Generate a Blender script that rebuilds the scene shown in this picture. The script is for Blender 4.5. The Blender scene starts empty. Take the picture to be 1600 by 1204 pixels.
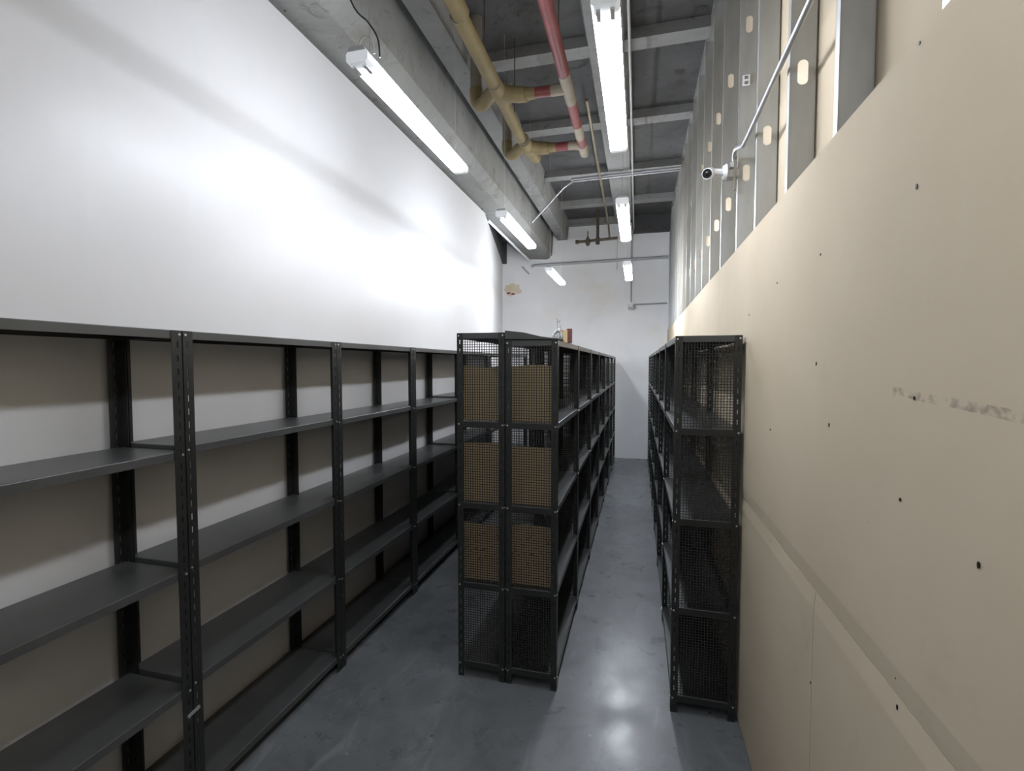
import bpy, bmesh, math, random
from mathutils import Vector, Matrix
random.seed(7)
SC = bpy.context.scene
COL = SC.collection
R = math.radians

# ------------------------------------------------------------------ camera
H = 1.95
cam_d = bpy.data.cameras.new('camera')
cam = bpy.data.objects.new('camera', cam_d); COL.objects.link(cam)
cam.location = (0, 0, H)
cam.rotation_euler = (R(90 - 2.5717), 0, R(14.6437))
cam_d.sensor_fit = 'HORIZONTAL'; cam_d.sensor_width = 36.0
cam_d.lens = 36.0 * 757.0 / 1600.0
cam_d.clip_start = 0.05; cam_d.clip_end = 60
SC.camera = cam

# ------------------------------------------------------------------ world, exposure
w = bpy.data.worlds.new('world'); SC.world = w; w.use_nodes = True
w.node_tree.nodes['Background'].inputs[0].default_value = (0.6, 0.68, 0.8, 1)
w.node_tree.nodes['Background'].inputs[1].default_value = 0.05
SC.view_settings.view_transform = 'Standard'
try: SC.view_settings.look = 'None'
except Exception: pass
SC.view_settings.exposure = 1.85
SC.view_settings.gamma = 1.0
SC.view_settings.use_curve_mapping = False
LAMP = 17.0            # emission strength of the tube covers

# ------------------------------------------------------------------ materials
def mat(name, col, rough=0.5, metal=0.0, spec=0.5):
    m = bpy.data.materials.new(name); m.use_nodes = True
    b = m.node_tree.nodes['Principled BSDF']
    b.inputs['Base Color'].default_value = (*col, 1)
    b.inputs['Roughness'].default_value = rough
    b.inputs['Metallic'].default_value = metal
    b.inputs['Specular IOR Level'].default_value = spec
    return m
class NT:
    def __init__(s, m): s.m = m; s.t = m.node_tree; s.b = s.t.nodes['Principled BSDF']; s.tc = s.t.nodes.new('ShaderNodeTexCoord')
    def n(s, k, **kw):
        x = s.t.nodes.new(k)
        for a, v in kw.items(): setattr(x, a, v)
        return x
    def l(s, a, b): s.t.links.new(a, b)
    def mapping(s, scale=(1, 1, 1)):
        mp = s.n('ShaderNodeMapping'); mp.inputs['Scale'].default_value = scale
        s.l(s.tc.outputs['Object'], mp.inputs['Vector']); return mp.outputs[0]
    def noise(s, scale, detail=4, rough=0.55, vec=None, dist=0):
        x = s.n('ShaderNodeTexNoise'); x.inputs['Scale'].default_value = scale
        x.inputs['Detail'].default_value = detail; x.inputs['Roughness'].default_value = rough
        x.inputs['Distortion'].default_value = dist
        s.l(vec or s.tc.outputs['Object'], x.inputs['Vector']); return x.outputs['Fac']
    def ramp(s, fac, stops):
        r = s.n('ShaderNodeValToRGB'); e = r.color_ramp.elements
        while len(e) < len(stops): e.new(0.5)
        for i, (p, c) in enumerate(stops):
            e[i].position = p; e[i].color = (c[0], c[1], c[2], 1) if hasattr(c, '__len__') else (c, c, c, 1)
        s.l(fac, r.inputs[0]); return r.outputs[0]
    def mix(s, fac, a, b, mode='MIX'):
        x = s.n('ShaderNodeMix', data_type='RGBA', blend_type=mode)
        for i, v in ((0, fac), (6, a), (7, b)):
            if hasattr(v, 'default_value') or hasattr(v, 'links'): s.l(v, x.inputs[i])
            else: x.inputs[i].default_value = v if i == 0 else (*v, 1)
        return x.outputs[2]
    def voro(s, scale, vec=None, feature='F1'):
        x = s.n('ShaderNodeTexVoronoi'); x.feature = feature; x.inputs['Scale'].default_value = scale
        s.l(vec or s.tc.outputs['Object'], x.inputs['Vector']); return x.outputs['Distance']
    def math(s, op, a, b=0.0, clamp=False):
        x = s.n('ShaderNodeMath', operation=op); x.use_clamp = clamp
        for i, v in ((0, a), (1, b)):
            if hasattr(v, 'links'): s.l(v, x.inputs[i])
            else: x.inputs[i].default_value = v
        return x.outputs[0]
    def xyz(s):
        x = s.n('ShaderNodeSeparateXYZ'); s.l(s.tc.outputs['Object'], x.inputs[0]); return x.outputs
    def bump(s, fac, strength, dist=0.01):
        x = s.n('ShaderNodeBump'); x.inputs['Strength'].default_value = strength; x.inputs['Distance'].default_value = dist
        s.l(fac, x.inputs['Height']); s.l(x.outputs[0], s.b.inputs['Normal'])
    def col(s, c): s.l(c, s.b.inputs['Base Color'])
    def rough(s, c): s.l(c, s.b.inputs['Roughness'])

def m_noise(name, c1, c2, scale, rough, metal=0, spec=0.5, bump=0, detail=4, stretch=(1, 1, 1), bscale=None):
    m = mat(name, c1, rough, metal, spec); n = NT(m)
    v = n.mapping(stretch)
    f = n.noise(scale, detail, vec=v)
    n.col(n.ramp(f, [(0.3, c1), (0.7, c2)]))
    if bump: n.bump(n.noise(bscale or scale * 3, 3, vec=v), bump)
    return m

M = {}
M['steel'] = m_noise('dark_enamel_steel', (0.015, 0.016, 0.015), (0.024, 0.025, 0.023), 5, 0.36, 0, 0.5, 0.03, bscale=60)
M['shelfsteel'] = m_noise('shelf_enamel_steel', (0.052, 0.054, 0.052), (0.071, 0.072, 0.071), 4, 0.33, 0, 0.6, 0.03, bscale=40)
M['wire'] = mat('black_wire', (0.018, 0.018, 0.017), 0.45)
M['bolt'] = mat('zinc_bolt', (0.75, 0.75, 0.75), 0.3, 0.8)
M['galv'] = m_noise('galvanised_steel', (0.36, 0.37, 0.36), (0.50, 0.51, 0.50), 7, 0.40, 0.5, 0.5, 0.04, stretch=(1, 1, 0.25), bscale=50)
M['conduit'] = mat('conduit_steel', (0.42, 0.43, 0.44), 0.38, 0.6)
M['darkpipe'] = m_noise('bronze_brown_pipe', (0.06, 0.05, 0.035), (0.11, 0.09, 0.06), 12, 0.5, 0.3)
M['plastic'] = mat('white_plastic', (0.75, 0.76, 0.77), 0.35)
M['capplastic'] = mat('backlit_cap_plastic', (0.8, 0.82, 0.85), 0.35); _b = M['capplastic'].node_tree.nodes['Principled BSDF']; _b.inputs['Emission Color'].default_value = (0.88, 0.94, 1, 1); _b.inputs['Emission Strength'].default_value = 0.08
M['greyplastic'] = mat('grey_plastic', (0.42, 0.43, 0.45), 0.4)
M['black'] = mat('black_plastic', (0.01, 0.01, 0.01), 0.25)
M['lens'] = mat('lens_glass', (0.01, 0.01, 0.012), 0.05, 0, 0.8)
M['cable'] = mat('black_cable', (0.015, 0.015, 0.015), 0.5)
M['screw'] = mat('dark_screw', (0.02, 0.018, 0.015), 0.5, 0.3)
M['redprint'] = m_noise('red_print_card', (0.30, 0.06, 0.04), (0.05, 0.05, 0.04), 60, 0.7)
M['card'] = m_noise('kraft_card', (0.607, 0.460, 0.267), (0.681, 0.534, 0.322), 6, 0.85, 0, 0.2, 0.1, stretch=(3, 3, 1))
M['yellow'] = m_noise('yellow_pipe_wrap', (0.160, 0.122, 0.055), (0.204, 0.160, 0.076), 6, 0.6, 0, 0.35, 0.25, bscale=30)
M['beige'] = m_noise('beige_pipe_wrap', (0.197, 0.170, 0.126), (0.245, 0.214, 0.163), 8, 0.6, 0, 0.35, 0.2)
M['red'] = m_noise('red_pipe_paint', (0.136, 0.030, 0.029), (0.184, 0.044, 0.041), 8, 0.45, 0, 0.4, 0.05)
M['greypipe'] = m_noise('taupe_pipe', (0.17, 0.15, 0.12), (0.23, 0.20, 0.16), 8, 0.7)

m = mat('kraft_card_printed', (0.5, 0.4, 0.25), 0.85, 0, 0.2); n = NT(m)
base = n.ramp(n.noise(6), [(0.3, (0.54, 0.41, 0.24)), (0.7, (0.64, 0.50, 0.30))])
spots = n.ramp(n.voro(42), [(0.20, 1.0), (0.32, 0.0)])
area = n.ramp(n.noise(4.5, 2), [(0.40, 0.0), (0.52, 0.9)])
f = n.mix(1.0, spots, area, 'MULTIPLY'); n.col(n.mix(f, base, (0.45, 0.06, 0.05))); M['cardp'] = m

m = mat('tube_cover', (0.9, 0.93, 1.0), 0.3); b = m.node_tree.nodes['Principled BSDF']
b.inputs['Emission Color'].default_value = (0.87, 0.915, 1.0, 1); b.inputs['Emission Strength'].default_value = LAMP; M['lamp'] = m

# painted white wall with a satin sheen
m = mat('white_wall_paint', (0.72, 0.72, 0.72), 0.35, 0, 0.4); n = NT(m)
n.col(n.ramp(n.noise(1.2, 5), [(0.3, (0.55, 0.545, 0.54)), (0.7, (0.58, 0.58, 0.585))]))
n.bump(n.noise(6, 2), 0.02, 0.01)
n.rough(n.ramp(n.noise(2.5, 3), [(0.3, 0.33), (0.7, 0.38)])); M['wall'] = m
m = mat('end_wall_paint', (0.6, 0.6, 0.6), 0.6, 0, 0.4); n = NT(m)
c = n.ramp(n.noise(1.5, 5), [(0.3, (0.799, 0.805, 0.810)), (0.7, (0.864, 0.869, 0.875))])
vo = n.noise(0.9, 3); c = n.mix(n.ramp(vo, [(0.56, 0.0), (0.70, 0.5)]), c, (0.76, 0.70, 0.60)); n.col(c)
n.bump(n.noise(12, 4), 0.06, 0.02); M['endwall'] = m

# raw drywall
m = mat('raw_drywall', (0.5, 0.45, 0.37), 0.8, 0, 0.25); n = NT(m)
c = n.ramp(n.noise(1.1, 6, 0.6), [(0.25, (0.472, 0.395, 0.281)), (0.75, (0.555, 0.472, 0.349))])
st = n.ramp(n.noise(2.3, 6, 0.7, dist=0.6), [(0.60, 0.0), (0.76, 0.30)])
c = n.mix(st, c, (0.30, 0.25, 0.19))
v = n.mapping((1, 0.7, 2.2)); sc = n.ramp(n.noise(26, 2, 0.4, vec=v), [(0.75, 0.0), (0.79, 0.5)])
ar = n.ramp(n.noise(1.4, 2), [(0.52, 0.0), (0.62, 1.0)])
c = n.mix(n.mix(1.0, sc, ar, 'MULTIPLY'), c, (0.16, 0.13, 0.10))
X, Y, Z = n.xyz()      # a dark scuff trail at about eye height near the camera
trail = n.math('MULTIPLY', Y, 0.066); dz = n.math('ABSOLUTE', n.math('SUBTRACT', n.math('SUBTRACT', Z, trail), n.math('ADD', 1.800, n.math('MULTIPLY', n.noise(5, 2), 0.02))))
band = n.math('LESS_THAN', dz, 0.009); near = n.math('LESS_THAN', Y, 1.25)
dots = n.ramp(n.noise(45, 2, 0.5), [(0.45, 0.0), (0.70, 0.6)])
tm = n.math('MULTIPLY', n.math('MULTIPLY', band, near), dots)
c = n.mix(tm, c, (0.14, 0.11, 0.085))
n.col(c); n.bump(n.noise(70, 3), 0.04, 0.005); M['drywall'] = m

# concrete
def concrete(name, a, b, stain, rough=0.85):
    m = mat(name, a, rough, 0, 0.3); n = NT(m)
    c = n.ramp(n.noise(1.3, 8, 0.62), [(0.3, a), (0.7, b)])
    s = n.ramp(n.noise(2.1, 7, 0.68, dist=0.5), [(0.54, 0.0), (0.68, 0.65)])
    c = n.mix(s, c, stain)
    v = n.mapping((0.6, 2.2, 1)); k = n.ramp(n.noise(3.2, 9, 0.72, vec=v, dist=0.5), [(0.46, 0.0), (0.66, 0.5)])
    c = n.mix(k, c, tuple(x * 1.35 for x in a))
    g = n.ramp(n.noise(5.0, 8, 0.7, dist=0.8), [(0.58, 0.0), (0.70, 0.8)])
    c = n.mix(g, c, tuple(x * 0.55 for x in stain))
    p = n.ramp(n.voro(5.5), [(0.035, 1.0), (0.055, 0.0)])
    c = n.mix(p, c, (0.03, 0.03, 0.03))
    n.col(c); n.bump(n.noise(14, 6, 0.6), 0.25, 0.02); return m
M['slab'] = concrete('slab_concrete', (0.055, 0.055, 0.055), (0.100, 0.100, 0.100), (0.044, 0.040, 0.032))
M['rib'] = concrete('rib_concrete', (0.202, 0.202, 0.197), (0.253, 0.253, 0.248), (0.152, 0.141, 0.124))
M['beam'] = concrete('beam_concrete', (0.198, 0.198, 0.188), (0.264, 0.264, 0.250), (0.139, 0.124, 0.096))
M['plaster'] = m_noise('old_plaster', (0.62, 0.52, 0.36), (0.70, 0.63, 0.52), 9, 0.8, bump=0.3)

# sealed concrete floor
m = mat('sealed_floor', (0.12, 0.13, 0.135), 0.4, 0, 0.5); n = NT(m)
c = n.ramp(n.noise(0.9, 9, 0.62, dist=0.4), [(0.3, (0.125, 0.133, 0.138)), (0.7, (0.192, 0.203, 0.211))])
d = n.ramp(n.noise(4.0, 6, 0.7, dist=0.8), [(0.56, 0.0), (0.72, 0.55)])
c = n.mix(d, c, (0.07, 0.073, 0.075))
e = n.ramp(n.noise(2.2, 10, 0.75, dist=0.9), [(0.42, 0.45), (0.52, 0.0)])
c = n.mix(e, c, (0.085, 0.09, 0.093))
v = n.mapping((1, 0.35, 1)); s = n.ramp(n.noise(6, 6, 0.7, vec=v, dist=1.0), [(0.55, 0.0), (0.70, 0.5)])
c = n.mix(s, c, (0.272, 0.280, 0.292))
ms = n.ramp(n.noise(1.6, 2), [(0.5, 0.0), (0.56, 1.0)])
p = n.mix(1.0, n.ramp(n.voro(6.0), [(0.035, 1.0), (0.045, 0.0)]), ms, 'MULTIPLY')
c = n.mix(p, c, (0.6, 0.6, 0.58))
p2 = n.ramp(n.voro(3.3), [(0.022, 1.0), (0.030, 0.0)]); c = n.mix(p2, c, (0.015, 0.015, 0.015))
X, Y, Z = n.xyz()      # a filled saw cut across the slab
dy = n.math('ABSOLUTE', n.math('SUBTRACT', Y, n.math('ADD', 4.915, n.math('MULTIPLY', n.noise(1.5, 3), 0.04))))
cut = n.math('MULTIPLY', n.math('LESS_THAN', dy, 0.007), n.ramp(n.noise(3, 2), [(0.35, 0.1), (0.6, 0.7)]))
c = n.mix(cut, c, (0.27, 0.28, 0.29))
n.col(c); n.rough(n.ramp(n.noise(3.5, 6, 0.6), [(0.3, 0.22), (0.7, 0.42)])); n.bump(n.noise(5, 5), 0.05, 0.02); M['floor'] = m

# ------------------------------------------------------------------ helpers
def obj(name, bm, m, parent=None, smooth=False):
    me = bpy.data.meshes.new(name); bm.normal_update(); bm.to_mesh(me); bm.free()
    for x in (m if isinstance(m, (list, tuple)) else [m]): me.materials.append(x)
    if smooth:
        for p in me.polygons: p.use_smooth = True
        try: me.set_sharp_from_angle(angle=R(40))
        except Exception: pass
    o = bpy.data.objects.new(name, me); COL.objects.link(o)
    if parent: o.parent = parent
    return o
def tag(o, label=None, cat=None, group=None, kind=None):
    if label: o['label'] = label
    if cat: o['category'] = cat
    if group: o['group'] = group
    if kind: o['kind'] = kind
    return o
def empty(name, loc, label=None, cat=None, group=None, rz=0):
    o = bpy.data.objects.new(name, None); COL.objects.link(o)
    o.location = loc; o.rotation_euler = (0, 0, rz); o.empty_display_size = 0.05
    return tag(o, label, cat, group)
def box(bm, x0, x1, y0, y1, z0, z1):
    v = [bm.verts.new(p) for p in ((x0,y0,z0),(x1,y0,z0),(x1,y1,z0),(x0,y1,z0),(x0,y0,z1),(x1,y0,z1),(x1,y1,z1),(x0,y1,z1))]
    for f in ((3,2,1,0),(4,5,6,7),(0,1,5,4),(1,2,6,5),(2,3,7,6),(3,0,4,7)): bm.faces.new([v[i] for i in f])
    return v
def prism(bm, pts, axis, a, b):
    """extrude the 2D outline pts along axis between a and b"""
    def P(p, t): return {'x': (t, p[0], p[1]), 'y': (p[0], t, p[1]), 'z': (p[0], p[1], t)}[axis]
    A = [bm.verts.new(P(p, a)) for p in pts]; B = [bm.verts.new(P(p, b)) for p in pts]
    n = len(pts); bm.faces.new(A); bm.faces.new(B[::-1])
    for i in range(n): bm.faces.new((A[i], B[i], B[(i+1) % n], A[(i+1) % n]))
    bmesh.ops.recalc_face_normals(bm, faces=bm.faces[:])
def tube(bm, pts, rad, seg=12, cap=True):
    pts = [Vector(p) for p in pts]; N = len(pts)
    rads = rad if hasattr(rad, '__len__') else [rad] * N
    rings = []; prev = None
    for i, p in enumerate(pts):
        t = (pts[min(i+1, N-1)] - pts[max(i-1, 0)]).normalized()
        if prev is None:
            u = t.orthogonal().normalized()
        else:
            u = (prev - t * prev.dot(t)).normalized()
        prev = u; v = t.cross(u)
        rings.append([bm.verts.new(p + (u * math.cos(2*math.pi*k/seg) + v * math.sin(2*math.pi*k/seg)) * rads[i]) for k in range(seg)])
    for a, b in zip(rings, rings[1:]):
        for k in range(seg): bm.faces.new((a[k], a[(k+1) % seg], b[(k+1) % seg], b[k]))
    if cap: bm.faces.new(rings[0][::-1]); bm.faces.new(rings[-1])
def smooth_path(pts, n=6):
    pts = [Vector(p) for p in pts]; out = []
    q = [pts[0]] + pts + [pts[-1]]
    for i in range(1, len(q) - 2):
        for k in range(n):
            t = k / n; a, b, c, d = q[i-1], q[i], q[i+1], q[i+2]
            out.append(0.5 * ((2*b) + (c-a)*t + (2*a-5*b+4*c-d)*t*t + (3*b-a-3*c+d)*t**3))
    out.append(pts[-1]); return out
def link_copy(o, parent):
    c = o.copy(); COL.objects.link(c); c.parent = parent; return c

# ------------------------------------------------------------------ the setting
YB, YE = -4.0, 10.2
XL, XR = -2.18, 0.545
bm = bmesh.new(); box(bm, -3.3, 0.80, YB, YE + 0.2, -0.12, 0.0)
tag(obj('floor', bm, M['floor']), kind='structure')

bm = bmesh.new(); box(bm, -3.4, 0.80, YB - 0.15, YE + 0.2, 4.90, 5.15)
ceiling = tag(obj('ceiling', bm, M['slab']), kind='structure')
for y in (1.60, 3.10, 4.60, 6.03, 7.55, 8.97):
    bm = bmesh.new(); prism(bm, [(y - 0.085, 4.80), (y + 0.085, 4.80), (y + 0.09, 4.90), (y - 0.08, 4.90)], 'x', -1.80, 0.56)
    obj('cross_rib', bm, M['rib'], ceiling)
bm = bmesh.new(); prism(bm, [(-1.66, 4.53), (-1.47, 4.53), (-1.43, 4.90), (-1.70, 4.90)], 'y', YB, YE)
obj('long_rib', bm, M['rib'], ceiling)
bm = bmesh.new(); prism(bm, [(-0.47, 4.79), (-0.16, 4.79), (-0.13, 4.90), (-0.50, 4.90)], 'y', YB, YE)
obj('long_rib', bm, M['rib'], ceiling)
bm = bmesh.new()
prism(bm, [(-2.26, 4.17), (-1.91, 4.15), (-1.85, 4.17), (-1.79, 4.24), (-1.76, 4.90), (-2.28, 4.90)], 'y', YB, YE)
obj('main_beam', bm, M['beam'], ceiling)
bm = bmesh.new(); box(bm, -3.35, -2.27, YB, YE, 4.56, 4.70); obj('side_slab', bm, M['beam'], ceiling)
bm = bmesh.new(); box(bm, -0.16, 0.56, YE - 0.12, YE, 4.56, 4.90); obj('end_beam', bm, M['slab'], ceiling)
bm = bmesh.new(); box(bm, -1.78, -0.16, YE - 0.16, YE, 4.79, 4.90); obj('end_rib', bm, M['rib'], ceiling)

bm = bmesh.new(); box(bm, XL - 0.12, XL, YB, 6.82, 0, 4.13)
tag(obj('wall_left', bm, M['wall']), kind='structure')
bm = bmesh.new(); prism(bm, [(XL - 0.12, 6.82), (XL - 0.005, 6.82), (-2.88, YE), (-3.02, YE)], 'z', 0, 4.12)
wla = tag(obj('wall_left_angled', bm, M['wall']), kind='structure')
bm = bmesh.new(); prism(bm, [(XL - 0.16, 6.70), (XL - 0.01, 6.70), (-2.86, YE - 0.02), (-3.02, YE - 0.02)], 'z', 4.121, 4.56)
obj('concrete_band', bm, M['slab'], wla)
bm = bmesh.new(); box(bm, -2.86, -2.78, YE - 0.10, YE, 4.10, 4.56); obj('corner_haunch', bm, M['slab'], wla)

bm = bmesh.new(); box(bm, -3.3, 0.75, YE, YE + 0.15, 0, 4.90)
wall_end = tag(obj('wall_end', bm, M['endwall']), kind='structure')
bm = bmesh.new(); box(bm, -2.86, 0.53, YE - 0.012, YE, 0.004, 2.055); obj('lower_board', bm, M['endwall'], wall_end)
# torn plaster remnant by the corner
bm = bmesh.new(); vs = []
for k in range(18):
    a = 2 * math.pi * k / 18; r = 1 + random.uniform(-0.22, 0.18)
    vs.append((-2.66 + 0.20 * r * math.cos(a), 3.55 + 0.14 * r * math.sin(a)))
prism(bm, vs, 'y', YE - 0.012, YE); obj('plaster_patch', bm, M['plaster'], wall_end)
for cx, cz, s in ((-2.74, 3.47, 0.055), (-2.64, 3.45, 0.045)):
    bm = bmesh.new()
    vs = [(cx + s * (1 + random.uniform(-.4, .3)) * math.cos(a), cz + s * .5 * (1 + random.uniform(-.4, .3)) * math.sin(a)) for a in [2*math.pi*k/9 for k in range(9)]]
    prism(bm, vs, 'y', YE - 0.016, YE - 0.010); tag(obj('paint_flake', bm, M['red'], wall_end), 'red paint flake on the plaster patch')

bm = bmesh.new(); box(bm, -3.3, 0.80, YB - 0.15, YB, 0, 4.90)
tag(obj('wall_back', bm, M['wall']), kind='structure')

# right partition: bare drywall on steel studs
bm = bmesh.new(); box(bm, 0.662, 0.675, YB, YE, 0, 4.90)
wall_right = tag(obj('wall_right', bm, M['drywall']), kind='structure')
def sheet(y0, y1, z0, z1):
    """a drywall sheet with tapered long edges (profile in X, Z)"""
    g = 0.002; bm = bmesh.new(); t = 0.005; e = 0.06
    zb = t if z0 > 1 else 0; zt = t if z1 < 2 else 0
    prof = [(XR + zb, z0), (XR, z0 + (e if zb else 0.001)), (XR, z1 - (e if zt else 0.001)), (XR + zt, z1), (XR + 0.015, z1), (XR + 0.015, z0)]
    prism(bm, prof, 'y', y0 + g, y1 - g); obj('drywall_sheet', bm, M['drywall'], wall_right)
for y0, y1 in ((YB, 1.695), (1.695, 4.745), (4.745, 7.8), (7.8, YE)): sheet(y0, y1, 0.012, 1.231)
for y0, y1 in ((YB, 0.68), (0.68, 3.73), (3.73, 6.78), (6.78, YE)): sheet(y0, y1, 1.234, 2.615)

def stud_mesh():
    """C-section, web in the XZ plane (local y=0), flanges run to +y, oval knockouts through the web"""
    bm = bmesh.new(); D = 0.092; F = 0.034; t = 0.0015; z0, z1 = 2.40, 4.895
    holes = [3.09, 3.95]; hw, hh = 0.019, 0.048
    cx = D / 2
    def web(za, zb): box(bm, 0, D, 0, t, za, zb)
    edges = [z0]
    for hz in holes: edges += [hz - 0.09, hz + 0.09]
    edges.append(z1)
    for i in range(0, len(edges), 2): web(edges[i], edges[i+1])
    for hz in holes:
        K = 24; oval = []; rect = []
        for k in range(K):
            a = 2 * math.pi * (k + 0.5) / K; c, s = math.cos(a), math.sin(a)
            zz = (hh - hw) * (1 if s > 0 else -1)
            oval.append((cx + hw * c, hz + zz + hw * s))
            q = max(abs(c) / (D / 2), abs(s) / 0.09); rect.append((cx + c / q, hz + s / q))
        for y in (0, t):
            O = [bm.verts.new((p[0], y, p[1])) for p in oval]; Q = [bm.verts.new((p[0], y, p[1])) for p in rect]
            for k in range(K): bm.faces.new((O[k], O[(k+1) % K], Q[(k+1) % K], Q[k]))
        # corners
        for sx in (-1, 1):
            for sz in (-1, 1):
                q = [p for p in rect if (p[0]-cx)*sx > 0 and (p[1]-hz)*sz > 0]
                a = max(q, key=lambda p: abs(p[1]-hz)*1 - abs(abs(p[0]-cx)-D/2)*0 if abs(abs(p[0]-cx)-D/2) < 1e-6 else -1)
                b2 = max(q, key=lambda p: abs(p[0]-cx) if abs(abs(p[1]-hz)-0.09) < 1e-6 else -1)
                bm.faces.new([bm.verts.new((x, 0, z)) for x, z in (a, (cx + sx*D/2, hz + sz*0.09), b2)])
    for x in (0, D - t):
        box(bm, x, x + t, 0, F, z0, z1)
    box(bm, 0, 0.008, F - t, F, z0, z1); box(bm, D - 0.008, D, F - t, F, z0, z1)
    return bm
st0 = obj('stud', stud_mesh(), M['galv'], wall_right)
ys = [0.60, 1.12, 1.67, 2.174, 2.718, 3.208, 3.80, 4.35, 4.88, 5.42, 5.95, 6.48, 7.01, 7.54, 8.07, 8.60, 9.13, 9.66, 10.14]
for i, y in enumerate(ys):
    s = st0 if i == 0 else link_copy(st0, wall_right)
    s.location = (XR + 0.018, y, 0)
bm = bmesh.new(); box(bm, XR + 0.014, XR + 0.016, YB, YE, 4.87, 4.90); box(bm, XR + 0.114, XR + 0.1155, YB, YE, 4.87, 4.90); box(bm, XR + 0.014, XR + 0.1155, YB, YE, 4.898, 4.90)
obj('top_track', bm, M['galv'], wall_right)
for i, (y, z) in enumerate([(1.18, 2.31), (1.19, 2.60), (2.21, 2.28), (1.73, 1.95), (1.2, 1.66), (1.72, 2.29), (1.19, 1.21), (1.2, 1.27), (2.26, 1.67), (1.61, 1.77), (2.23, 1.20), (1.16, 1.88), (1.70, 1.16), (1.70, 0.93), (2.72, 2.2), (0.95, 1.62)]):
    bm = bmesh.new(); bmesh.ops.create_cone(bm, cap_ends=True, segments=10, radius1=0.0042, radius2=0.0034, depth=0.002, matrix=Matrix.Translation((XR - 0.001 + (0.004 if 1.15 < z < 1.29 else 0), y, z)) @ Matrix.Rotation(R(90), 4, 'Y') @ Matrix.Diagonal((1.5 if i % 3 == 0 else 1, 0.8, 1, 1)))
    obj('drywall_screw', bm, M['screw'], wall_right)

# ------------------------------------------------------------------ shelving
PT = 0.0022
def post_mesh(h, PW):
    """slotted angle post, corner at local origin, flanges to +x and +y, slots pierced through"""
    bm = bmesh.new(); sp, sl = 0.0555, 0.026; a, b = 0.016, 0.0215
    n = int((h - 0.02) / sp)
    def strip(fx):
        def B(u0, u1, z0, z1):
            if fx: box(bm, u0, u1, 0, PT, z0, z1)
            else: box(bm, 0, PT, u0, u1, z0, z1)
        B(0 if fx else PT, a, 0, h); B(b, PW, 0, h)
        z = 0
        for k in range(n):
            zc = 0.03 + k * sp
            B(a, b, z, zc - sl / 2); z = zc + sl / 2
        B(a, b, z, h)
    strip(True); strip(False)
    return bm
def shelf_mesh(W, D):
    """folded tray: x 0..D, y 0..W, top at z=0, lips 34 mm down with a return hem"""
    bm = bmesh.new(); L = 0.034; e = 0.003
    prof_o = [(0, -L), (0, -e), (e, 0)]
    v = []
    def ring(ins, z): return [bm.verts.new(p) for p in ((ins, ins, z), (D - ins, ins, z), (D - ins, W - ins, z), (ins, W - ins, z))]
    rs = [ring(0.012, -L + 0.002), ring(0.012, -L), ring(0.0, -L), ring(0.0, -e), ring(0.001, -0.0009), ring(e, 0)]
    for a, b in zip(rs, rs[1:]):
        for k in range(4): bm.faces.new((a[k], a[(k+1) % 4], b[(k+1) % 4], b[k]))
    bm.faces.new(rs[-1])
    ri = [ring(0.012, -L + 0.002), ring(0.002, -L + 0.002), ring(0.002, -0.002)]
    for a, b in zip(ri, ri[1:]):
        for k in range(4): bm.faces.new((a[(k+1) % 4], a[k], b[k], b[(k+1) % 4]))
    bm.faces.new(ri[-1][::-1])
    return bm
def mesh_panel(D, z0, z1):
    bm = bmesh.new(); c = 0.0152; r = 0.0017
    nx = int(D / c); x = (D - nx * c) / 2
    for i in range(nx + 1): box(bm, x + i*c - r, x + i*c + r, -r, r, z0, z1)
    nz = int((z1 - z0) / c)
    for i in range(nz + 1): box(bm, 0, D, r * 0.6, r * 2.4, z0 + i*c - r, z0 + i*c + r)
    return bm
def bolts_mesh(W, D, levels):
    bm = bmesh.new()
    for z in levels:
        for (x, y, ax) in ((0.011, -0.0005, 'y'), (D - 0.011, -0.0005, 'y'), (-0.0005, 0.011, 'x'), (-0.0005, W - 0.011, 'x'), (D + 0.0005, 0.011, 'x'), (D + 0.0005, W - 0.011, 'x')):
            rot = Matrix.Rotation(R(90), 4, 'X' if ax == 'y' else 'Y')
            bmesh.ops.create_cone(bm, cap_ends=True, segments=8, radius1=0.0050, radius2=0.0050, depth=0.005, matrix=Matrix.Translation((x, y, z - 0.017)) @ rot)
    return bm
LV = [0.10, 0.60, 1.10, 1.60]
CACHE = {}
def cached(key, name, fn, m, parent, smooth=False):
    if key in CACHE: o = link_copy(CACHE[key], parent)
    else: o = obj(name, fn(), m, parent, smooth); CACHE[key] = o
    o.location = (0, 0, 0); o.rotation_euler = (0, 0, 0); return o
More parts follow.
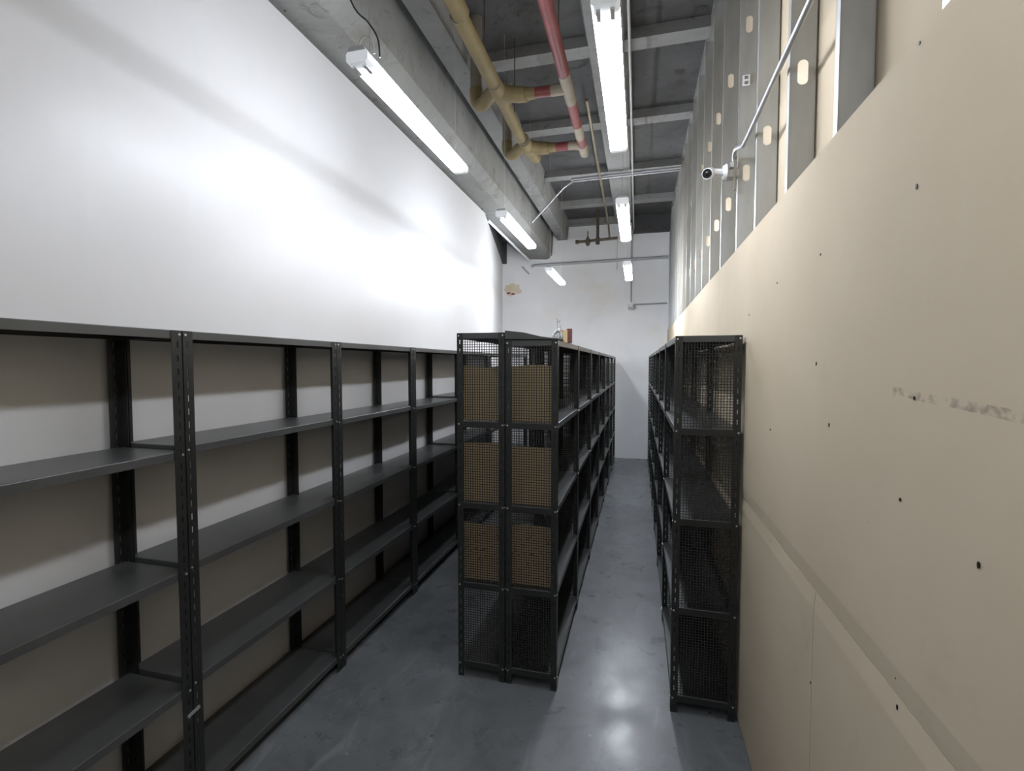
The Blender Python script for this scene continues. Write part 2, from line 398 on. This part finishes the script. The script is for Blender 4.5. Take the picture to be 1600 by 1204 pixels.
def shelf_unit(x, y, W, D, h, label, group, mesh=False, name='shelf_unit', dz=0.0, PW=0.037):
    t = empty(name, (x, y, 0), label, 'shelf unit', group)
    for i, (px, py, rz) in enumerate(((0, 0, 0), (D, 0, 90), (D, W, 180), (0, W, 270))):
        p = cached(('post', h), 'post', lambda: post_mesh(h, PW), M['steel'], t); p.location = (px, py, 0); p.rotation_euler = (0, 0, R(rz))
    lv = [z + dz * (1 if z > 0.2 else 0) for z in LV] + [h + 0.001]
    for z in lv:
        s = cached(('shelf', W, D), 'shelf', lambda: shelf_mesh(W - 2*PT - 0.002, D - 2*PT - 0.002), M['shelfsteel'], t); s.location = (PT + 0.001, PT + 0.001, z)
    b = cached(('bolts', W, D, h, dz), 'bolts', lambda: bolts_mesh(W, D, lv), M['bolt'], t); b['kind'] = 'stuff'
    if mesh:
        m_ = cached(('mesh', D, h), 'wire_mesh', lambda: mesh_panel(D - 2*PT, 0.075, h - 0.01), M['wire'], t); m_.location = (PT, PT + 0.006, 0); m_['kind'] = 'stuff'
        for z in LV[:]:
            rl = cached(('rail', D), 'mesh_rail', lambda: rail_mesh(D), M['steel'], t); rl.location = (0, 0, z - 0.002)
    return t
def rail_mesh(D):
    bm = bmesh.new(); box(bm, PT, D - PT, PT * 0.2, PT, -0.036, 0); return bm

ordn = ['nearest', 'second', 'third', 'fourth', 'fifth', 'sixth', 'seventh', 'eighth']
WL, DL = 1.049, 0.345
lab = ['open dark steel shelf unit at the left edge of the photo against the white wall',
       'open dark steel shelf unit on the white wall, between the two nearest double posts',
       'open dark steel shelf unit on the white wall, third from the camera',
       'open dark steel shelf unit on the white wall, fourth, half hidden by the mesh cages',
       'open dark steel shelf unit on the white wall, fifth, seen only through the mesh',
       'open dark steel shelf unit on the white wall, sixth, deep behind the mesh cages',
       'open dark steel shelf unit, farthest of the row along the white wall']
for i in range(7):
    shelf_unit(-1.815 - DL, 0.537 + 1.0545 * i, WL, DL, 2.085, lab[i], 'open shelf units along the white wall', dz=0.008 * ((i * 5) % 3 - 1), PW=0.045)
WC = 1.021; DC = 0.300; DR = 0.335
for i in range(7):
    place = {0: 'front left', 6: 'last on the left side'}.get(i, ordn[i] + ' on the left side')
    shelf_unit(-1.072, 2.775 + 1.025 * i, WC, DC, 2.135, f'black shelf unit with mesh end, {place} of the centre double row', 'mesh ended shelf units, left side of the centre row', True, 'mesh_shelf_unit')
for i in range(7):
    place = {0: 'front right', 6: 'last on the right side'}.get(i, ordn[i] + ' on the right side')
    shelf_unit(-0.764, 2.775 + 1.025 * i, WC, 0.312, 2.088, f'black shelf unit with mesh end, {place} of the centre double row', 'mesh ended shelf units, right side of the centre row', True, 'mesh_shelf_unit')
for i in range(7):
    place = {0: 'nearest the camera', 6: 'farthest, by the end wall'}.get(i, ordn[i] + ' from the camera')
    shelf_unit(0.192, 2.775 + 1.025 * i, WC, DR, 2.10, f'black shelf unit with mesh end against the beige drywall, {place}', 'mesh ended shelf units along the drywall', True, 'mesh_shelf_unit')

# spacer clip tying two left posts together
bm = bmesh.new(); box(bm, 0, 0.004, -0.028, 0.028, -0.007, 0.007); box(bm, 0, 0.010, -0.030, -0.026, -0.005, 0.005)
o = obj('tie_clip', bm, M['galv']); o.location = (-1.8125, 1.588, 0.475); o.rotation_euler = (R(8), 0, 0)
tag(o, 'small grey metal clip bridging the nearest pair of slotted posts', 'clip')

# kraft card sheets standing inside the front mesh
def card_mesh(W, Hh, seed):
    rnd = random.Random(seed); bm = bmesh.new(); nx, nz = 14, 8; g = {}
    for s in (0, 1):
        for i in range(nx + 1):
            u = i / nx
            for j in range(nz + 1):
                v = j / nz
                hz = Hh * (1 - 0.03 * math.sin(math.pi * u) * (1 if seed % 2 else -0.6) + 0.01 * math.sin(7 * u + seed))
                z = v * hz + (0.0 if j else 0.0)
                y = 0.004 * s + 0.010 * math.sin(math.pi * u) * v + 0.003 * math.sin(5 * u + seed) * v
                g[s, i, j] = bm.verts.new((u * W, y, z))
    for i in range(nx):
        for j in range(nz):
            bm.faces.new((g[0,i,j], g[0,i+1,j], g[0,i+1,j+1], g[0,i,j+1])); bm.faces.new((g[1,i,j], g[1,i,j+1], g[1,i+1,j+1], g[1,i+1,j]))
        bm.faces.new((g[0,i,nz], g[0,i+1,nz], g[1,i+1,nz], g[1,i,nz])); bm.faces.new((g[0,i,0], g[1,i,0], g[1,i+1,0], g[0,i+1,0]))
    for j in range(nz):
        bm.faces.new((g[0,0,j], g[0,0,j+1], g[1,0,j+1], g[1,0,j])); bm.faces.new((g[0,nx,j], g[1,nx,j], g[1,nx,j+1], g[0,nx,j+1]))
    return bm
k = 0
for side, x0, W in (('left', -1.046, 0.250), ('right', -0.738, 0.262)):
    for lv, hh, word, mm in ((1.602, 0.335, 'top', 'card'), (1.102, 0.355, 'middle', 'card'), (0.602, 0.365, 'lower', 'cardp')):
        k += 1
        o = obj('cardboard_sheet', card_mesh(W, hh, k), M[mm], None, True); o.location = (x0, 2.822, lv)
        extra = 'red-flecked ' if mm == 'cardp' else 'plain '
        tag(o, f'{extra}tan cardboard sheet behind mesh, {word} shelf of the front {side} cage', 'cardboard', 'cardboard sheets in the two front cages')

# loose steel sheet lying tilted on top of the front right cage
bm = bmesh.new()
prism(bm, [(-0.768, 2.096), (-0.452, 2.0905), (-0.450, 2.094), (-0.55, 2.108), (-0.66, 2.134), (-0.768, 2.146)], 'y', 2.772, 3.02)
o = obj('steel_cover', bm, M['shelfsteel']); tag(o, 'curved dark grey steel cover lying on top of the front right mesh cage', 'cover')

# odds and ends on top of the centre row
t = empty('small_carton', (-0.475, 3.30, 2.0905), 'small beige carton with a red printed side on the centre row', 'carton', rz=R(12))
bm = bmesh.new(); box(bm, -0.045, 0.0, -0.04, 0.04, 0, 0.085); obj('carton_body', bm, M['card'], t)
bm = bmesh.new(); box(bm, 0.0, 0.032, -0.04, 0.04, 0, 0.095); tag(obj('printed_side', bm, M['redprint'], t), 'red and black printed side')
bm = bmesh.new(); box(bm, -0.05, -0.03, -0.05, 0.03, 0.085, 0.087); obj('flap', bm, M['card'], t)
bm = bmesh.new()
pts = [(0, 0, 0.01), (0.01, 0, 0.05), (0.04, 0.01, 0.075), (0.06, 0.0, 0.05), (0.055, 0, 0.012), (0.03, 0.0, 0.03), (0.01, 0.01, 0.012)]
tube(bm, smooth_path(pts, 4), [0.012 + 0.004 * math.sin(i) for i in range(25)], 8)
o = obj('crumpled_foil', bm, M['galv'], None, True); o.location = (-0.55, 3.14, 2.0905); tag(o, 'small crumpled grey foil scrap beside the little carton', 'scrap')
bm = bmesh.new()
tube(bm, [(0, 0, 0.0), (0, 0, 0.11)], 0.002, 6); tube(bm, [(0.018, 0, 0), (0.018, 0, 0.085)], 0.002, 6)
tube(bm, smooth_path([(-0.004, 0, 0.125), (0.0, 0, 0.11), (0.009, 0, 0.10), (0.016, 0, 0.115)], 4), 0.002, 6)
tube(bm, smooth_path([(0, 0, 0.004), (0.02, 0, 0.02), (0.03, 0, 0.004), (0.012, 0, 0.03), (0, 0, 0.02)], 4), 0.003, 6)
o = obj('bent_wire', bm, M['conduit']); o.location = (-0.470, 2.86, 2.094); tag(o, 'thin bent wire standing on the corner of the centre row', 'wire')

# ------------------------------------------------------------------ light fixtures
def lampmat(k):
    n_ = 'tube_cover_%d' % int(k * 100)
    if n_ not in M:
        M[n_] = M['lamp'].copy(); M[n_].node_tree.nodes['Principled BSDF'].inputs['Emission Strength'].default_value = LAMP * k
    return M[n_]
FL = 1.27
def fixture(x, y, z, label, wires, rz=0, power=1.0, side=1.0):
    t = empty('tube_light', (x, y, z), label, 'light', 'fluorescent tube lights', rz)
    def housing():
        bm = bmesh.new(); prism(bm, [(-0.040, 0.052), (-0.040, 0.060), (-0.034, 0.070), (0.034, 0.070), (0.040, 0.060), (0.040, 0.052)], 'y', -FL/2 - 0.012, FL/2 + 0.012); return bm
    def cover():
        bm = bmesh.new(); prism(bm, [(-0.038, 0.056), (-0.051, 0.042), (-0.050, 0.011), (-0.040, 0.001), (-0.02, -0.003), (0.02, -0.003), (0.040, 0.001), (0.050, 0.011), (0.051, 0.042), (0.038, 0.056)], 'y', -FL/2 + 0.05, FL/2 - 0.035)
        bm.normal_update()
        for f in bm.faces:          # sides set brighter than the bottom to lift the wall at lamp height
            if abs(f.normal.x) > 0.9: f.material_index = 1
        return bm
    def endc(s):
        a, b = (-FL/2 - 0.008, -FL/2 + 0.049) if s < 0 else (FL/2 - 0.034, FL/2 + 0.008)
        bm = bmesh.new(); prism(bm, [(-0.040, 0.058), (-0.053, 0.042), (-0.052, 0.012), (-0.040, 0.002), (0.040, 0.002), (0.052, 0.012), (0.053, 0.042), (0.040, 0.058)], 'y', a, b)
        return bm
    def holder(x_):
        bm = bmesh.new(); box(bm, x_ - 0.008, x_ + 0.008, -FL/2 + 0.012, -FL/2 + 0.072, -0.006, 0.012); return bm
    cached('fx_housing', 'housing', housing, M['greyplastic'], t)
    obj('diffuser', cover(), [lampmat(power * 0.7), lampmat(power * side)], t)
    cached('fx_e0', 'end_cap', lambda: endc(-1), M['capplastic'], t); cached('fx_e1', 'end_cap', lambda: endc(1), M['capplastic'], t)
    cached('fx_h0', 'lamp_holder', lambda: holder(-0.026), M['plastic'], t); cached('fx_h1', 'lamp_holder', lambda: holder(0.026), M['plastic'], t)
    for s in wires:
        bm = bmesh.new(); tube(bm, [(0, s * FL * 0.42, 0.069), (0, s * FL * 0.42, 4.90 - z)], 0.0016, 6)
        obj('hanging_wire', bm, M['conduit'], t)
    return t
fixture(-1.205, 2.575, 3.26, 'long white tube light, nearest of the left line, close to the wall', (-1, 1), power=0.34, side=5.2)
fixture(-1.20, 4.855, 3.26, 'white tube light under the concrete beam, middle of the left line', (-1, 1), power=0.50, side=3.6)
fixture(-1.25, 7.475, 3.26, 'small far tube light of the left line, before the end wall', (-1, 1), power=1.20, side=2.5)
fixture(-0.135, 2.50, 3.26, 'long white tube light at the top centre, nearest of the right line', (-1, 1), power=1.10, side=0.9)
fixture(-0.148, 4.780, 3.26, 'white tube light in the middle of the right line, past the red pipe', (-1, 1), power=1.30, side=0.9)
fixture(-0.165, 7.310, 3.26, 'small far tube light of the right line above the aisle end', (-1, 1), power=3.60, side=0.9)
fixture(-1.20, -2.30, 3.26, 'unseen tube light added to the left line for fill, farthest behind the frame', (-1, 1), power=0.20, side=1.0)  # from here on, unseen fixtures added to bring up the overall light
fixture(-0.13, -2.30, 3.26, 'unseen tube light added to the right line for fill, farthest behind the frame', (-1, 1), power=1.00, side=1.0)
fixture(-1.20, 0.00, 3.26, 'unseen tube light added to the left line to match the overall light, above the camera', (-1, 1), power=0.10, side=1.0)
fixture(-0.13, 0.00, 3.26, 'unseen tube light added to the right line to match the overall light, above the camera', (-1, 1), power=1.10, side=1.0)

bm = bmesh.new(); tube(bm, smooth_path([(-1.55, 2.02, 4.53), (-1.42, 2.02, 4.0), (-1.286, 2.02, 3.60), (-1.199, 2.02, 3.488), (-1.152, 2.02, 3.41), (-1.142, 2.02, 3.325)], 6), 0.004, 8)
tag(obj('lamp_cable', bm, M['cable'], None, True), 'thin black cable dropping from the ceiling to the nearest left tube light', 'cable')
bm = bmesh.new(); tube(bm, smooth_path([(-1.228, 1.98, 3.335), (-1.218, 1.98, 3.38), (-1.19, 1.98, 3.40), (-1.16, 1.98, 3.38), (-1.152, 1.99, 3.325)], 6), 0.004, 8)
tag(obj('hanger_hook', bm, M['greyplastic'], None, True), 'bent wire hook over the near end of the nearest left tube light', 'hook')

# ------------------------------------------------------------------ pipes
ZP = 4.15
yp = empty('yellow_pipe', (-1.12, 2.0, ZP), 'yellow insulated pipe with two side branches hanging under the ceiling', 'pipe')
def ypart(name, pts, r, m, parent, lab=None, seg=20, sm=True):
    bm = bmesh.new(); tube(bm, [Vector(p) - parent.location for p in pts], r, seg); o = obj(name, bm, m, parent, sm)
    if lab: o['label'] = lab
    return o
X1 = -1.125
ypart('pipe_section', [(X1 + .015, YB, ZP), (X1 + .015, 2.97, ZP)], 0.058, M['yellow'], yp)
ypart('pipe_section', [(X1, 2.975, ZP), (X1, 3.30, ZP), (X1, 3.72, ZP)], [0.056, 0.055, 0.056], M['yellow'], yp)
ypart('pipe_section', [(X1 - .005, 3.95, ZP), (X1 - .015, 4.72, ZP)], 0.050, M['yellow'], yp)
for yj in (2.97, 3.72, 4.73):
    ypart('joint_band', [(X1, yj - 0.004, ZP), (X1, yj + 0.004, ZP)], 0.0595, M['greypipe'], yp, seg=24)
def junction(y, xr):
    c = Vector((X1, y, ZP))
    ypart('junction', [c + Vector((0, -0.12, 0)), c + Vector((0, -0.02, 0)), c + Vector((0, 0.10, 0)), c + Vector((0, 0.17, 0))], [0.057, 0.066, 0.062, 0.052], M['yellow'], yp)
    p = smooth_path([c + Vector((0, -0.03, 0)), c + Vector((-0.09, 0.05, -0.0)), c + Vector((-0.175, 0.14, -0.01)), c + Vector((-0.235, 0.19, 0.03)), c + Vector((-0.255, 0.20, 0.11)), c + Vector((-0.255, 0.20, 0.16))], 5)
    ypart('elbow', p, 0.056, M['yellow'], yp)
    ypart('riser', [c + Vector((-0.255, 0.20, 0.155)), c + Vector((-0.255, 0.20, 0.79))], 0.050, M['greypipe'], yp, 'brown grey vertical riser')
    p = smooth_path([c + Vector((0.0, 0.0, 0)), c + Vector((0.08, 0.06, 0)), c + Vector((0.18, 0.10, 0)), c + Vector((0.215, 0.10, 0))], 5)
    ypart('branch', p, [0.062] * 10 + [0.058] * 6, M['yellow'], yp)
    ypart('branch_end', [c + Vector((0.205, 0.10, 0)), c + Vector((0.235, 0.10, 0)), c + Vector((0.285, 0.10, 0))], [0.050, 0.047, 0.044], M['yellow'], yp)
    return c
j1 = junction(3.86, -0.575); j2 = junction(4.88, -0.575)
ypart('stub_end', smooth_path([j2 + Vector((0, 0.05, 0)), j2 + Vector((0.02, 0.22, 0)), j2 + Vector((0.03, 0.33, 0.01)), j2 + Vector((0.03, 0.37, 0.08))], 5), 0.055, M['yellow'], yp)

rp = empty('red_pipe', (-0.575, 2.0, ZP), 'red pipe with beige wrapped joints beside the yellow pipe', 'pipe')
X2 = -0.575
ypart('pipe_section', [(X2, YB, ZP), (X2, 3.76, ZP)], 0.045, M['red'], rp)
ypart('wrapped_joint', [(X2, 3.75, ZP), (X2, 4.16, ZP)], 0.047, M['beige'], rp, 'beige wrapped joint')
ypart('pipe_section', [(X2, 4.15, ZP), (X2, 4.58, ZP)], 0.042, M['red'], rp)
ypart('wrapped_joint', [(X2, 4.57, ZP), (X2, 4.82, ZP)], 0.044, M['beige'], rp, 'beige wrapped joint')
ypart('pipe_section', [(X2, 4.81, ZP), (X2, 5.0, ZP)], 0.043, M['red'], rp)
ypart('wrapped_elbow', smooth_path([(X2, 4.99, ZP), (X2, 5.12, ZP), (X2, 5.22, ZP + 0.01), (X2, 5.25, ZP + 0.08)], 5), 0.047, M['beige'], rp, 'beige wrapped elbow')
for c in (j1, j2):
    y = c.y + 0.10
    ypart('cross_branch', [(c.x + 0.285, y, ZP), (X2 - 0.13, y, ZP)], 0.041, M['red'], rp)
    ypart('branch_joint', smooth_path([(X2 - 0.135, y, ZP), (X2 - 0.07, y, ZP), (X2, y + (0 if c is j1 else 0.04), ZP)], 4), 0.045, M['beige'], rp, 'beige wrapped branch joint')
# hangers
for x, ys_ in ((X1, (2.4, 3.5, 4.4)), (X2, (2.4, 3.5))):
    for y in ys_:
        bm = bmesh.new(); tube(bm, [(x, y, ZP + 0.05), (x, y, 4.90)], 0.005, 6)
        tag(obj('pipe_hanger', bm, M['darkpipe']), f'thin dark rod holding the {"yellow" if x == X1 else "red"} pipe {"before the frame" if y < 2.9 else "above its " + ("near" if y < 4 else "far") + " length"}', 'rod', 'pipe hanger rods')

# sprinkler branch
sp = empty('sprinkler_branch', (-0.80, 9.6, 4.34), 'dark brown drop pipe with cross bar and valve hanging before the end wall', 'pipe')
def spart(name, pts, r, m, seg=10):
    bm = bmesh.new(); tube(bm, [Vector(p) - sp.location for p in pts], r, seg); return obj(name, bm, m, sp, True)
spart('drop_pipe', [(-0.797, 9.6, 4.90), (-0.795, 9.6, 4.34)], 0.028, M['darkpipe'])
spart('cross_bar', [(-1.17, 9.6, 4.325), (-0.42, 9.6, 4.355)], 0.026, M['darkpipe'])
spart('end_fitting', [(-1.22, 9.6, 4.325), (-1.16, 9.6, 4.325)], 0.040, M['darkpipe'])
spart('tee', [(-0.795, 9.6, 4.39), (-0.795, 9.6, 4.26)], 0.040, M['darkpipe'])
spart('valve_body', [(-0.985, 9.6, 4.42), (-0.985, 9.6, 4.38), (-0.985, 9.6, 4.33), (-0.985, 9.6, 4.28), (-0.985, 9.6, 4.24)], [0.012, 0.032, 0.055, 0.045, 0.02], M['darkpipe'])
spart('valve_stem', [(-0.985, 9.6, 4.42), (-0.985, 9.6, 4.52)], 0.010, M['darkpipe'])
bm = bmesh.new(); tube(bm, smooth_path([(-0.56, 5.25, 4.72), (-0.575, 7.0, 4.68), (-0.595, 9.60, 4.65)], 6), 0.018, 10); tube(bm, [(-0.595, 9.60, 4.65), (-0.57, 9.60, 4.36)], 0.018, 10)
tag(obj('brass_rod_pipe', bm, m_noise('brass_tone', (0.20, 0.165, 0.105), (0.27, 0.23, 0.165), 10, 0.4, 0.5), None, True), 'slim brownish pipe running under the ribs to the far cross bar', 'pipe')
# conduits
def run(name, pts, r, m, label, cat='conduit', sm=4):
    bm = bmesh.new(); tube(bm, smooth_path(pts, sm) if sm else pts, r, 10); return tag(obj(name, bm, m, None, True), label, cat)
run('conduit', [(XR, 7.42, 4.74), (-1.02, 7.42, 4.72)], 0.022, M['greyplastic'], 'grey conduit crossing under the ribs past the middle tube lights', sm=0)
run('conduit', [(XR, 7.36, 4.69), (-0.98, 7.36, 4.67), (-1.12, 7.38, 4.60), (-1.62, 7.40, 4.12)], 0.014, M['conduit'], 'bright thin conduit beside the grey one, bending down to the beam', sm=0)
run('conduit', [(-0.095, YB, 4.60), (-0.105, 5.0, 4.60), (-0.125, 10.0, 4.62), (-0.165, 10.16, 4.50), (-0.168, 10.18, 4.0), (-0.170, 10.18, 3.20)], 0.013, M['conduit'], 'long thin conduit above the right lights, dropping down the end wall', sm=0)
run('conduit', [(0.53, 10.165, 4.06), (-2.16, 10.165, 4.03), (-2.22, 10.16, 4.0)], 0.030, M['greyplastic'], 'grey horizontal conduit across the end wall under the beam', sm=0)
run('conduit', [(0.53, 10.18, 3.155), (-0.12, 10.18, 3.145)], 0.016, M['conduit'], 'short conduit from the switch box to the stud wall', sm=0)
run('ledge_pipe', [(-2.25, 7.15, 4.135), (-2.26, YE - 0.05, 4.125)], 0.022, M['plastic'], 'light thin pipe along the left lower edge of the concrete beam', 'pipe', sm=0)
run('drop_rod', [(-0.42, 9.6, 4.38), (-0.425, 9.6, 3.75)], 0.006, M['greyplastic'], 'thin rod hanging from the end of the brown cross bar', 'rod', sm=0)
run('pipe_stub', [(-2.42, 10.14, 4.02), (-2.28, 10.19, 3.86)], 0.014, M['greyplastic'], 'short slanted pipe stub on the end wall left of the conduit', 'pipe', sm=0)
t = empty('switch_box', (-0.17, 10.17, 3.10), 'small grey electrical box on the end wall under the conduit', 'electrical box')
bm = bmesh.new(); box(bm, -0.05, 0.05, -0.03, 0.03, -0.05, 0.05); obj('box_body', bm, M['greyplastic'], t)
bm = bmesh.new(); box(bm, -0.04, 0.04, -0.034, -0.03, 0.0, 0.045); obj('box_cover', bm, M['plastic'], t)
bm = bmesh.new(); tube(bm, smooth_path([(0.05, 0, 0), (0.09, 0, 0.0), (0.10, 0, -0.03), (0.06, 0, -0.06)], 4), 0.008, 8); obj('cable_loop', bm, M['greyplastic'], t, True)

# conduit on studs + box + security camera
run('stud_conduit', [(0.525, YB, 3.12), (0.525, 0.8, 3.125), (0.525, 1.8, 3.125), (0.525, 2.75, 3.108), (0.525, 2.90, 3.125), (0.525, 3.05, 3.175), (0.528, 3.13, 3.185), (0.535, 3.18, 3.165), (0.545, 3.20, 3.13)], 0.011, M['conduit'], 'bright bent conduit running across the steel studs to the security camera')
t = empty('camera_box', (0.535, 3.20, 3.12), 'grey bracket box on the studs behind the security camera', 'box')
bm = bmesh.new(); box(bm, -0.045, 0.03, -0.02, 0.05, -0.055, -0.015); obj('bracket', bm, M['galv'], t)
bm = bmesh.new(); box(bm, 0.0, 0.012, -0.03, -0.018, -0.14, 0.06); obj('upright_plate', bm, M['greypipe'], t)
bm = bmesh.new(); box(bm, -0.018, 0.0, -0.02, 0.01, 0.0, 0.03); obj('connector', bm, M['greyplastic'], t)
t = empty('security_camera', (0.488, 3.20, 3.10), 'small white bullet security camera on the steel studs', 'camera')
bm = bmesh.new(); bmesh.ops.create_cone(bm, cap_ends=True, segments=24, radius1=0.048, radius2=0.040, depth=0.018, matrix=Matrix.Rotation(R(-90), 4, 'Y')); obj('mount_plate', bm, M['plastic'], t, True)
bm = bmesh.new(); tube(bm, smooth_path([(-0.005, 0, 0.0), (-0.04, 0, 0.005), (-0.065, -0.005, 0.008), (-0.085, -0.01, 0.0), (-0.095, -0.015, -0.005)], 4), [0.022 - 0.0004 * i for i in range(17)], 12); obj('arm', bm, M['plastic'], t, True)
hd = (Vector((-0.088, -0.01, 0.002)))
d = Vector((-0.38, -1, -0.42)).normalized(); bk, fr = hd - d * 0.05, hd + d * 0.055
bm = bmesh.new(); tube(bm, [bk, bk + d * 0.012, fr - d * 0.004, fr], [0.022, 0.030, 0.032, 0.031], 24); hb = obj('camera_body', bm, M['plastic'], t, True)
bm = bmesh.new(); tube(bm, [fr + d * 0.0002, fr + d * 0.002], 0.027, 24); tag(obj('front_glass', bm, M['black'], hb), 'black camera face')
bm = bmesh.new(); tube(bm, [fr + d * 0.002, fr + d * 0.004, fr + d * 0.006], [0.012, 0.011, 0.005], 16); obj('lens', bm, M['lens'], hb, True)
# outlet clip high on a stud
t = empty('stud_clip', (XR + 0.03, 3.195, 3.62), 'small white square clip high on a steel stud', 'clip')
bm = bmesh.new(); box(bm, 0, 0.04, -0.006, 0, -0.03, 0.03); obj('plate', bm, M['plastic'], t)
for z in (-0.015, 0.015):
    bm = bmesh.new(); box(bm, 0.01, 0.03, -0.008, -0.006, z - 0.009, z + 0.009); obj('slot', bm, M['greypipe'], t)
